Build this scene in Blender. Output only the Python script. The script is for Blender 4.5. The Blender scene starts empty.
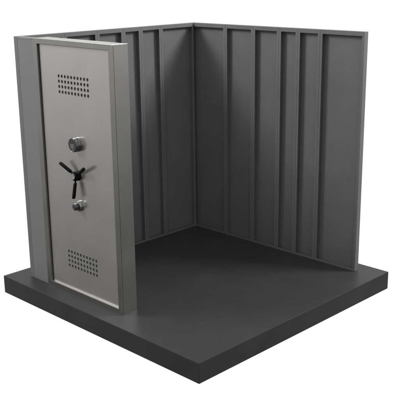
import bpy, bmesh, math
from mathutils import Vector, Matrix
S = bpy.context.scene
COL = S.collection

# ------------------------------------------------------------------ materials
def mat(name, rgb, rough, metal=0.0, spec=0.5, var=0.04, scale=6.0, bump=0.0, coat=0.0):
    m = bpy.data.materials.new(name); m.use_nodes = True
    nt = m.node_tree; N = nt.nodes; L = nt.links
    b = N['Principled BSDF']
    b.inputs['Metallic'].default_value = metal
    b.inputs['Specular IOR Level'].default_value = spec
    b.inputs['Coat Weight'].default_value = coat
    b.inputs['Coat Roughness'].default_value = 0.25
    tc = N.new('ShaderNodeTexCoord')
    nz = N.new('ShaderNodeTexNoise'); nz.inputs['Scale'].default_value = scale
    nz.inputs['Detail'].default_value = 6; nz.inputs['Roughness'].default_value = 0.6
    L.new(tc.outputs['Object'], nz.inputs['Vector'])
    mr = N.new('ShaderNodeMapRange')
    mr.inputs['From Min'].default_value = 0.3; mr.inputs['From Max'].default_value = 0.7
    mr.inputs['To Min'].default_value = 1 - var; mr.inputs['To Max'].default_value = 1 + var
    L.new(nz.outputs['Fac'], mr.inputs['Value'])
    vm = N.new('ShaderNodeVectorMath'); vm.operation = 'SCALE'
    vm.inputs[0].default_value = rgb
    L.new(mr.outputs['Result'], vm.inputs['Scale'])
    L.new(vm.outputs['Vector'], b.inputs['Base Color'])
    mr2 = N.new('ShaderNodeMapRange')
    mr2.inputs['From Min'].default_value = 0.3; mr2.inputs['From Max'].default_value = 0.7
    mr2.inputs['To Min'].default_value = max(0.02, rough - 0.03); mr2.inputs['To Max'].default_value = rough + 0.03
    L.new(nz.outputs['Fac'], mr2.inputs['Value'])
    L.new(mr2.outputs['Result'], b.inputs['Roughness'])
    if bump:
        n2 = N.new('ShaderNodeTexNoise'); n2.inputs['Scale'].default_value = 420
        L.new(tc.outputs['Object'], n2.inputs['Vector'])
        bp = N.new('ShaderNodeBump'); bp.inputs['Strength'].default_value = bump
        bp.inputs['Distance'].default_value = 0.001
        L.new(n2.outputs['Fac'], bp.inputs['Height'])
        L.new(bp.outputs['Normal'], b.inputs['Normal'])
    return m

M_SLAB  = mat('dark_slab', (0.036, 0.036, 0.0365), 0.44, 0, 0.12, 0.09, 2.5, 0.12)
M_WALL  = mat('wall_steel', (0.15, 0.15, 0.151), 0.42, 0.2, 0.3, 0.05, 3.0, 0.03)
M_FILL  = mat('filler_steel', (0.175, 0.175, 0.175), 0.45, 0.2, 0.4, 0.02, 3.0, 0.03)
M_FRAME = mat('frame_steel', (0.40, 0.397, 0.390), 0.27, 1.0, 0.4, 0.02, 3.0, 0.02)
M_DOOR  = mat('door_steel', (0.605, 0.596, 0.587), 0.24, 0.85, 0.4, 0.015, 3.0, 0.02)
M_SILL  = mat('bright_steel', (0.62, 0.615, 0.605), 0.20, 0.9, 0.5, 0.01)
M_DIAL  = mat('dial_steel', (0.12, 0.12, 0.12), 0.25, 1.0, 0.5, 0.03, 20)
M_RIM   = mat('dial_rim_steel', (0.17, 0.17, 0.17), 0.22, 1.0, 0.5, 0.02, 20)
M_KNOB  = mat('knob_steel', (0.27, 0.27, 0.27), 0.18, 1.0, 0.5, 0.02, 20)
M_FACE  = mat('dial_face', (0.035, 0.035, 0.037), 0.35, 0, 0.4, 0.03, 20)
M_MARK  = mat('dial_marks', (0.17, 0.17, 0.17), 0.5, 0, 0.4)
M_BLACK = mat('black_grip', (0.004, 0.004, 0.004), 0.5, 0, 0.08, 0.05, 20)
M_CAP   = mat('hub_cap_steel', (0.42, 0.42, 0.42), 0.4, 0.8, 0.5)
M_DARK  = mat('shade_backing', (0.10, 0.10, 0.10), 0.8, 0, 0.1)  # shade put into the colour, behind the vents and in the jamb gap

# ------------------------------------------------------------------ helpers
def box(bm, x0, x1, y0, y1, z0, z1):
    v = [bm.verts.new(p) for p in ((x0,y0,z0),(x1,y0,z0),(x1,y1,z0),(x0,y1,z0),
                                   (x0,y0,z1),(x1,y0,z1),(x1,y1,z1),(x0,y1,z1))]
    for f in ((0,3,2,1),(4,5,6,7),(0,1,5,4),(1,2,6,5),(2,3,7,6),(3,0,4,7)):
        bm.faces.new([v[i] for i in f])

def obj(name, bm, m, parent=None, bevel=0, smooth=False, loc=None, seg=2):
    bmesh.ops.recalc_face_normals(bm, faces=bm.faces[:])
    me = bpy.data.meshes.new(name)
    if smooth:
        for f in bm.faces: f.smooth = True
    bm.to_mesh(me); bm.free()
    me.materials.append(m)
    o = bpy.data.objects.new(name, me); COL.objects.link(o)
    if parent: o.parent = parent
    if loc: o.location = loc
    if bevel:
        b = o.modifiers.new('bevel', 'BEVEL'); b.width = bevel; b.segments = seg
        b.limit_method = 'ANGLE'; b.angle_limit = math.radians(40); b.harden_normals = False
    if smooth:
        me.set_sharp_from_angle(angle=math.radians(38))
    return o

def thing(name, label, cat, loc=(0,0,0), group=None):
    o = bpy.data.objects.new(name, None); COL.objects.link(o)
    o.location = loc; o.empty_display_size = 0.1
    o['label'] = label; o['category'] = cat
    o['kind'] = 'thing'
    if group: o['group'] = group
    return o

def lathe(bm, prof, n=48, axis='X'):
    """prof: list of (height along +axis, radius); closed by caps where radius is 0"""
    rings = []
    for h, r in prof:
        if r <= 1e-6:
            rings.append([bm.verts.new((h, 0, 0))])
        else:
            rings.append([bm.verts.new((h, r*math.cos(2*math.pi*k/n), r*math.sin(2*math.pi*k/n))) for k in range(n)])
    for a, b in zip(rings, rings[1:]):
        for k in range(n):
            k2 = (k+1) % n
            if len(a) == 1 and len(b) == 1: continue
            if len(a) == 1: bm.faces.new((a[0], b[k], b[k2]))
            elif len(b) == 1: bm.faces.new((a[k], b[0], a[k2]))
            else: bm.faces.new((a[k], b[k], b[k2], a[k2]))

H = 2.40
XI, XO = 2.513, 2.570      # right wall: flange plane, outer skin
YI, YO = 2.527, 2.584      # left wall: flange plane, outer skin
XF = 0.185                 # front plane of the door module
SHEET = 0.0035

# ------------------------------------------------------------------ slab
bm = bmesh.new(); box(bm, 0, 2.747, 0, 2.803, -0.183, 0)
slab = obj('base_slab', bm, M_SLAB, None, 0.005)
slab['label'] = 'thick square dark grey slab carrying the walls and the door'
slab['category'] = 'slab'; slab['kind'] = 'thing'

# ------------------------------------------------------------------ wall panels
bolt_me = None
def bolt_mesh():
    bm = bmesh.new(); lathe(bm, [(0, 0.0055), (-0.001, 0.0055), (-0.0018, 0.004), (-0.0018, 0)], 10)
    bmesh.ops.recalc_face_normals(bm, faces=bm.faces[:])
    me = bpy.data.meshes.new('bolt'); bm.to_mesh(me); bm.free(); me.materials.append(M_WALL); return me

def panel(parent, side, a, b, bolts=True):
    """One steel tray. side 'R': runs along y in plane x, opening to -x. side 'L': runs along x, opening to -y.
       local frame: u along the wall, d depth behind the flange plane."""
    global bolt_me
    g = 0.0012
    a, b = min(a, b) + g, max(a, b) - g
    D = XO - XI
    LIP, TOPLIP, BOTLIP = 0.027, 0.040, 0.026
    bm = bmesh.new()
    def bx(u0, u1, d0, d1, z0, z1):
        if side == 'R': box(bm, XI+d0, XI+d1, u0, u1, z0, z1)
        else:           box(bm, u0, u1, YI+d0, YI+d1, z0, z1)
    s = SHEET
    z0, z1 = 0.002, H
    bx(a, b, D-s, D, z0, z1)                                   # skin
    bx(a, a+s, s, D-s, z0, z1); bx(b-s, b, s, D-s, z0, z1)     # side webs
    bx(a+s, b-s, s, D-s, z1-s, z1); bx(a+s, b-s, s, D-s, z0, z0+s)   # top and bottom webs
    bx(a, a+LIP, 0, s, z0, z1); bx(b-LIP, b, 0, s, z0, z1)     # side lips
    bx(a+LIP, b-LIP, 0, s, z1-TOPLIP, z1); bx(a+LIP, b-LIP, 0, s, z0, z0+BOTLIP)
    bmesh.ops.remove_doubles(bm, verts=bm.verts[:], dist=1e-5)
    # drop doubled interior faces
    seen = {}
    for f in bm.faces[:]:
        k = frozenset(v.index for v in f.verts)
        seen.setdefault(k, []).append(f)
    dead = [f for v in seen.values() if len(v) > 1 for f in v]
    if dead: bmesh.ops.delete(bm, geom=dead, context='FACES')
    p = obj('wall_panel', bm, M_WALL, parent)
    if bolts:
        if bolt_me is None: bolt_me = bolt_mesh()
        u = a + 0.006 if side == 'R' else a + 0.006
        for k in range(7):
            o = bpy.data.objects.new('bolt', bolt_me); COL.objects.link(o); o.parent = p
            z = 0.15 + k*0.35
            if side == 'R': o.location = (XI, u + 0.004, z)
            else: o.location = (u + 0.004, YI, z); o.rotation_euler = (0, 0, math.pi/2)
    return p

lw = thing('panel_wall', 'dark grey wall of flanged steel panels running back from behind the vault door', 'wall', (0, 0, 0), 'flanged panel walls')
for a, b in zip((XF, .728, 1.135, 1.478, 1.719, 2.011), (.728, 1.135, 1.478, 1.719, 2.011, XI)):
    panel(lw, 'L', a, b)
rw = thing('panel_wall', 'dark grey wall of flanged steel panels on the far right, one end standing free', 'wall', (0, 0, 0), 'flanged panel walls')
for a, b in zip((.250, .767, 1.044, 1.289, 1.640, 2.043), (.767, 1.044, 1.289, 1.640, 2.043, YO)):
    panel(rw, 'R', a, b)

# ------------------------------------------------------------------ filler panel between wall end and door frame
YD0, YD1 = 2.284, 1.144
fl = thing('filler_panel', 'narrow plain grey steel panel left of the door frame', 'panel', (XF, 2.40, 0))
bm = bmesh.new()
x = XF + 0.002
box(bm, x, x+0.004, YD0+0.002, YI-0.002, 0.002, H-0.001)
box(bm, x+0.004, x+0.058, YD0+0.002, YD0+0.006, 0.002, H-0.001)
box(bm, x+0.004, x+0.058, YI-0.006, YI-0.002, 0.002, H-0.001)
box(bm, x+0.004, x+0.058, YD0+0.006, YI-0.006, H-0.005, H-0.001)
box(bm, x+0.004, x+0.058, YD0+0.006, YI-0.006, 0.002, 0.006)
for v in bm.verts: v.co -= Vector((XF, 2.40, 0))
obj('face_sheet', bm, M_FILL, fl)
bm = bmesh.new()
box(bm, x-0.0025, x-0.0003, YD0+0.003, YI-0.003, H-0.016, H-0.002)
for v in bm.verts: v.co -= Vector((XF, 2.40, 0))
obj('top_strip', bm, M_FRAME, fl)

# ------------------------------------------------------------------ vault door
O = Vector((XF, 1.714, 0))
door = thing('vault_door', 'tall light grey steel vault door with vents, dial and three-spoke handle', 'vault door', O)
def shift(bm):
    for v in bm.verts: v.co -= O

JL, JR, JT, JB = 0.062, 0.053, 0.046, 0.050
XB = 0.357
PL = 0.012          # front face plate
iy0, iy1, iz0, iz1 = YD1+JR, YD0-JL, JB, H-JT
bm = bmesh.new()
def ring(x0, x1, y0, y1, z0, z1, a0, a1, c0, c1):
    """rectangular ring as one connected solid between outer rect and inner rect"""
    out = [(y0,z0),(y1,z0),(y1,z1),(y0,z1)]; inn = [(a0,c0),(a1,c0),(a1,c1),(a0,c1)]
    vo = [[bm.verts.new((x,)+p) for p in out] for x in (x0,x1)]
    vi = [[bm.verts.new((x,)+p) for p in inn] for x in (x0,x1)]
    for k in range(4):
        k2 = (k+1) % 4
        bm.faces.new((vo[0][k], vo[0][k2], vi[0][k2], vi[0][k]))
        bm.faces.new((vo[1][k], vi[1][k], vi[1][k2], vo[1][k2]))
        bm.faces.new((vo[0][k], vo[1][k], vo[1][k2], vo[0][k2]))
        bm.faces.new((vi[0][k], vi[0][k2], vi[1][k2], vi[1][k]))
ring(XF, XF+PL, YD1, YD0, -0.002, H, iy0, iy1, iz0, iz1)
shift(bm); frame = obj('door_frame', bm, M_FRAME, door, 0.0007, seg=2)
bm = bmesh.new()
ring(XF+PL+0.004, XB, YD1+0.001, YD0-0.001, -0.002, H-0.001, iy0+0.004, iy1-0.004, iz0-0.004, iz1+0.004)
shift(bm); obj('frame_casing', bm, M_FRAME, door, 0.0007)
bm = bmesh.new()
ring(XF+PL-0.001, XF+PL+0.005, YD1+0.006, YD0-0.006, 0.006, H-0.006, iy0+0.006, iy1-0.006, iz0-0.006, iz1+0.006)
shift(bm); obj('jamb_shade', bm, M_DARK, door)  # dark ring added for the shade in the jamb recess

# added strip, highlight put into its bright steel, along the bottom of the opening
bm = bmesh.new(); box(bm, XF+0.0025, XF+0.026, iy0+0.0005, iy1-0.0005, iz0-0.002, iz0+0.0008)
shift(bm); obj('sill_highlight', bm, M_SILL, door)

# leaf with two perforated vents
XD = XF + 0.021; XDB = XD + 0.060
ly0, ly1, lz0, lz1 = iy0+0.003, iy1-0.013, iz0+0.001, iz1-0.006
CY = 1.725
PY, PZ = 0.0463, 0.0472
NV, NR = 10, 4
def vent_rect(zc): return (CY-PY*NV/2, CY+PY*NV/2, zc-PZ*NR/2, zc+PZ*NR/2)
vents = [vent_rect(0.350), vent_rect(2.010)]
bm = bmesh.new()
zs = [lz0]
va, vb = vents
box(bm, XD, XDB, ly0, ly1, lz0, va[2])
box(bm, XD, XDB, ly0, va[0], va[2], va[3]); box(bm, XD, XDB, va[1], ly1, va[2], va[3])
box(bm, XD, XDB, ly0, ly1, va[3], vb[2])
box(bm, XD, XDB, ly0, vb[0], vb[2], vb[3]); box(bm, XD, XDB, vb[1], ly1, vb[2], vb[3])
box(bm, XD, XDB, ly0, ly1, vb[3], lz1)
shift(bm); leaf = obj('door_leaf', bm, M_DOOR, door)

def grille(r):
    y0, y1, z0, z1 = r
    bm = bmesh.new(); R = 0.0150; n = 24; T = 0.005
    for i in range(NV):
        for j in range(NR):
            cy = y0 + PY*(i+.5); cz = z0 + PZ*(j+.5)
            circ, sq, circ2 = [], [], []
            for k in range(n):
                a = 2*math.pi*k/n + math.pi/4
                c, s = math.cos(a), math.sin(a)
                circ.append(bm.verts.new((XD, cy+R*c, cz+R*s)))
                circ2.append(bm.verts.new((XD+T, cy+R*c, cz+R*s)))
                m = max(abs(c), abs(s))
                sq.append(bm.verts.new((XD, cy+PY/2*c/m, cz+PZ/2*s/m)))
            for k in range(n):
                k2 = (k+1) % n
                bm.faces.new((sq[k], sq[k2], circ[k2], circ[k]))
                bm.faces.new((circ[k], circ[k2], circ2[k2], circ2[k]))
    bmesh.ops.remove_doubles(bm, verts=bm.verts[:], dist=1e-5)
    bmesh.ops.recalc_face_normals(bm, faces=bm.faces[:])
    shift(bm)
    me_o = obj('vent_grille', bm, M_DOOR, leaf)
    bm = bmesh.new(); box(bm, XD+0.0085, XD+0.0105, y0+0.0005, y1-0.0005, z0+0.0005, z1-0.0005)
    shift(bm); obj('shade_backing', bm, M_DARK, leaf)  # added dark sheet, stands for the unlit inside seen through the holes
grille(va); grille(vb)

def at(y, z, d=0.0): return (XD - O.x + d, y - O.y, z)

# round dial
dial = None
bm = bmesh.new()
lathe(bm, [(0.0, 0.066), (-0.004, 0.067), (-0.020, 0.064), (-0.024, 0.061), (-0.026, 0.061), (-0.028, 0.065), (-0.050, 0.065), (-0.054, 0.062), (-0.055, 0.060), (-0.0535, 0.058), (-0.0535, 0)], 64)
dial = obj('combination_dial', bm, M_RIM, door, smooth=True, loc=at(1.710, 1.488))
bm = bmesh.new(); lathe(bm, [(-0.0535, 0.0575), (-0.0555, 0.0565), (-0.0555, 0)], 64)
obj('dial_face', bm, M_FACE, dial, smooth=True)
bm = bmesh.new()
for i in range(3):
    for j in range(4):
        if True:
            y = (1-i)*0.0185 + 0.002; z = 0.004 - j*0.0125
            if j == 3 and i != 1: continue
            box(bm, -0.0575, -0.0554, y-0.0075, y+0.0075, z-0.0045, z+0.0045)
obj('dial_keys', bm, M_MARK, dial, 0.0008)
bm = bmesh.new(); lathe(bm, [(-0.0554, 0.0055), (-0.0585, 0.005), (-0.0595, 0)], 16)
for v in bm.verts: v.co += Vector((0, -0.010, -0.046))
obj('dial_button', bm, M_SILL, dial, smooth=True)

# three-spoke handle
hc = at(1.725, 1.196)
bm = bmesh.new()
lathe(bm, [(0.0, 0.047), (-0.004, 0.048), (-0.012, 0.044), (-0.018, 0.043), (-0.030, 0.045), (-0.040, 0.0445), (-0.050, 0.041), (-0.057, 0.035), (-0.060, 0.029), (-0.060, 0)], 48)
hub = obj('spoke_handle', bm, M_BLACK, door, smooth=True, loc=hc)
bm = bmesh.new(); lathe(bm, [(-0.0595, 0.0285), (-0.062, 0.0275), (-0.062, 0.011), (-0.0605, 0.010), (-0.0605, 0)], 32)
obj('hub_cap', bm, M_CAP, hub, smooth=True)
gb = bmesh.new()
lathe(gb, [(0.030, 0.0), (0.030, 0.0085), (0.060, 0.0080), (0.064, 0.0130), (0.074, 0.0160), (0.140, 0.0165), (0.196, 0.0165), (0.203, 0.0140), (0.206, 0.009), (0.206, 0)], 24)
for ang in (30, 150, 270):
    c = gb.copy()
    # axis +X of lathe -> in-plane direction; +y is to the left in the photo
    c.transform(Matrix.Rotation(math.radians(ang), 4, 'X') @ Matrix.Rotation(math.radians(90), 4, 'Z'))
    for v in c.verts: v.co.x -= 0.024 + 0.19*math.hypot(v.co.y, v.co.z)
    obj('spoke', c, M_BLACK, hub, smooth=True)
gb.free()

# lower key lock
bm = bmesh.new()
lathe(bm, [(0.0, 0.050), (-0.004, 0.051), (-0.018, 0.050), (-0.025, 0.047), (-0.030, 0.041), (-0.032, 0.034), (-0.032, 0)], 48)
kb = obj('lock_knob', bm, M_KNOB, door, smooth=True, loc=at(1.720, 0.912))
bm = bmesh.new()
lathe(bm, [(-0.0315, 0.028), (-0.035, 0.028), (-0.037, 0.033), (-0.062, 0.034), (-0.066, 0.030), (-0.068, 0.026), (-0.068, 0)], 40)
obj('knob_grip', bm, M_DIAL, kb, smooth=True)
bm = bmesh.new(); lathe(bm, [(-0.0675, 0.0235), (-0.0695, 0.0225), (-0.0695, 0)], 32)
obj('knob_cap', bm, M_FACE, kb, smooth=True)

# re-seat wall children whose empties are at the origin: move the empties to the wall bases
for w, base in ((lw, Vector(((XF+XI)/2, YI, 0))), (rw, Vector((XI, (0.25+YO)/2, 0)))):
    w.location = base
    for c in [o for o in COL.objects if o.parent == w]: c.location = c.location - base

# ------------------------------------------------------------------ light: shaped white world and area lamps
W = bpy.data.worlds.new('World'); S.world = W; W.use_nodes = True
N = W.node_tree.nodes; L = W.node_tree.links
bg = N['Background']
# added world gradient: white behind the set, soft overhead, dimmed low behind the camera
tc = N.new('ShaderNodeTexCoord'); sp = N.new('ShaderNodeSeparateXYZ'); L.new(tc.outputs['Generated'], sp.inputs[0])
def ramp(src, a, b, c, d):
    m = N.new('ShaderNodeMapRange'); m.interpolation_type = 'SMOOTHSTEP'
    m.inputs['From Min'].default_value = a; m.inputs['From Max'].default_value = b
    m.inputs['To Min'].default_value = c; m.inputs['To Max'].default_value = d
    L.new(src, m.inputs['Value']); return m.outputs['Result']
el = ramp(sp.outputs['Z'], -0.42, 0.15, 0.10, 0.77)
ad = N.new('ShaderNodeMath'); ad.operation = 'ADD'
L.new(sp.outputs['X'], ad.inputs[0]); L.new(sp.outputs['Y'], ad.inputs[1])
bk = ramp(ad.outputs[0], 0.45, 0.85, 0, 1)
mx = N.new('ShaderNodeMix'); mx.data_type = 'FLOAT'
L.new(bk, mx.inputs[0]); L.new(el, mx.inputs[2]); mx.inputs[3].default_value = 1.02
L.new(mx.outputs[0], bg.inputs['Strength'])
bg.inputs['Color'].default_value = (1, 1, 1, 1)

def lamp(name, loc, target, size, power):
    l = bpy.data.lights.new(name, 'AREA'); l.shape = 'SQUARE'; l.size = size; l.energy = power
    o = bpy.data.objects.new(name, l); COL.objects.link(o); o.location = loc
    o.rotation_euler = (Vector(target) - Vector(loc)).to_track_quat('-Z', 'Y').to_euler()
lamp('side_lamp', (5.8, -3.8, 6.4), (1.2, 2.4, 1.4), 2.2, 700)
lamp('side_lamp', (-3.8, 5.8, 6.4), (2.4, 1.2, 1.4), 2.4, 480)
lamp('top_lamp', (-1.5, 0.2, 6.0), (1.0, 1.5, 0.8), 1.6, 14)

# ------------------------------------------------------------------ camera (solved from the photograph)
cam = bpy.data.cameras.new('Camera'); co = bpy.data.objects.new('Camera', cam); COL.objects.link(co)
f, yaw, pitch, roll = 817.0866, 0.7817, 0.278, -0.0123
F = Vector((math.cos(yaw)*math.cos(pitch), math.sin(yaw)*math.cos(pitch), -math.sin(pitch)))
r = F.cross(Vector((0, 0, 1))).normalized(); u = r.cross(F)
c, s = math.cos(roll), math.sin(roll)
r2 = c*r + s*u; u2 = -s*r + c*u
m = Matrix((r2, u2, -F)).transposed().to_4x4()
m.translation = Vector((-4.1259, -4.131, 3.0058))
co.matrix_world = m
cam.sensor_width = 36; cam.lens = 36*f/400; cam.clip_end = 200; cam.clip_start = 0.05
S.camera = co
S.view_settings.view_transform = 'Standard'; S.view_settings.look = 'None'
S.view_settings.exposure = 0; S.view_settings.gamma = 1
S.cycles.max_bounces = 10
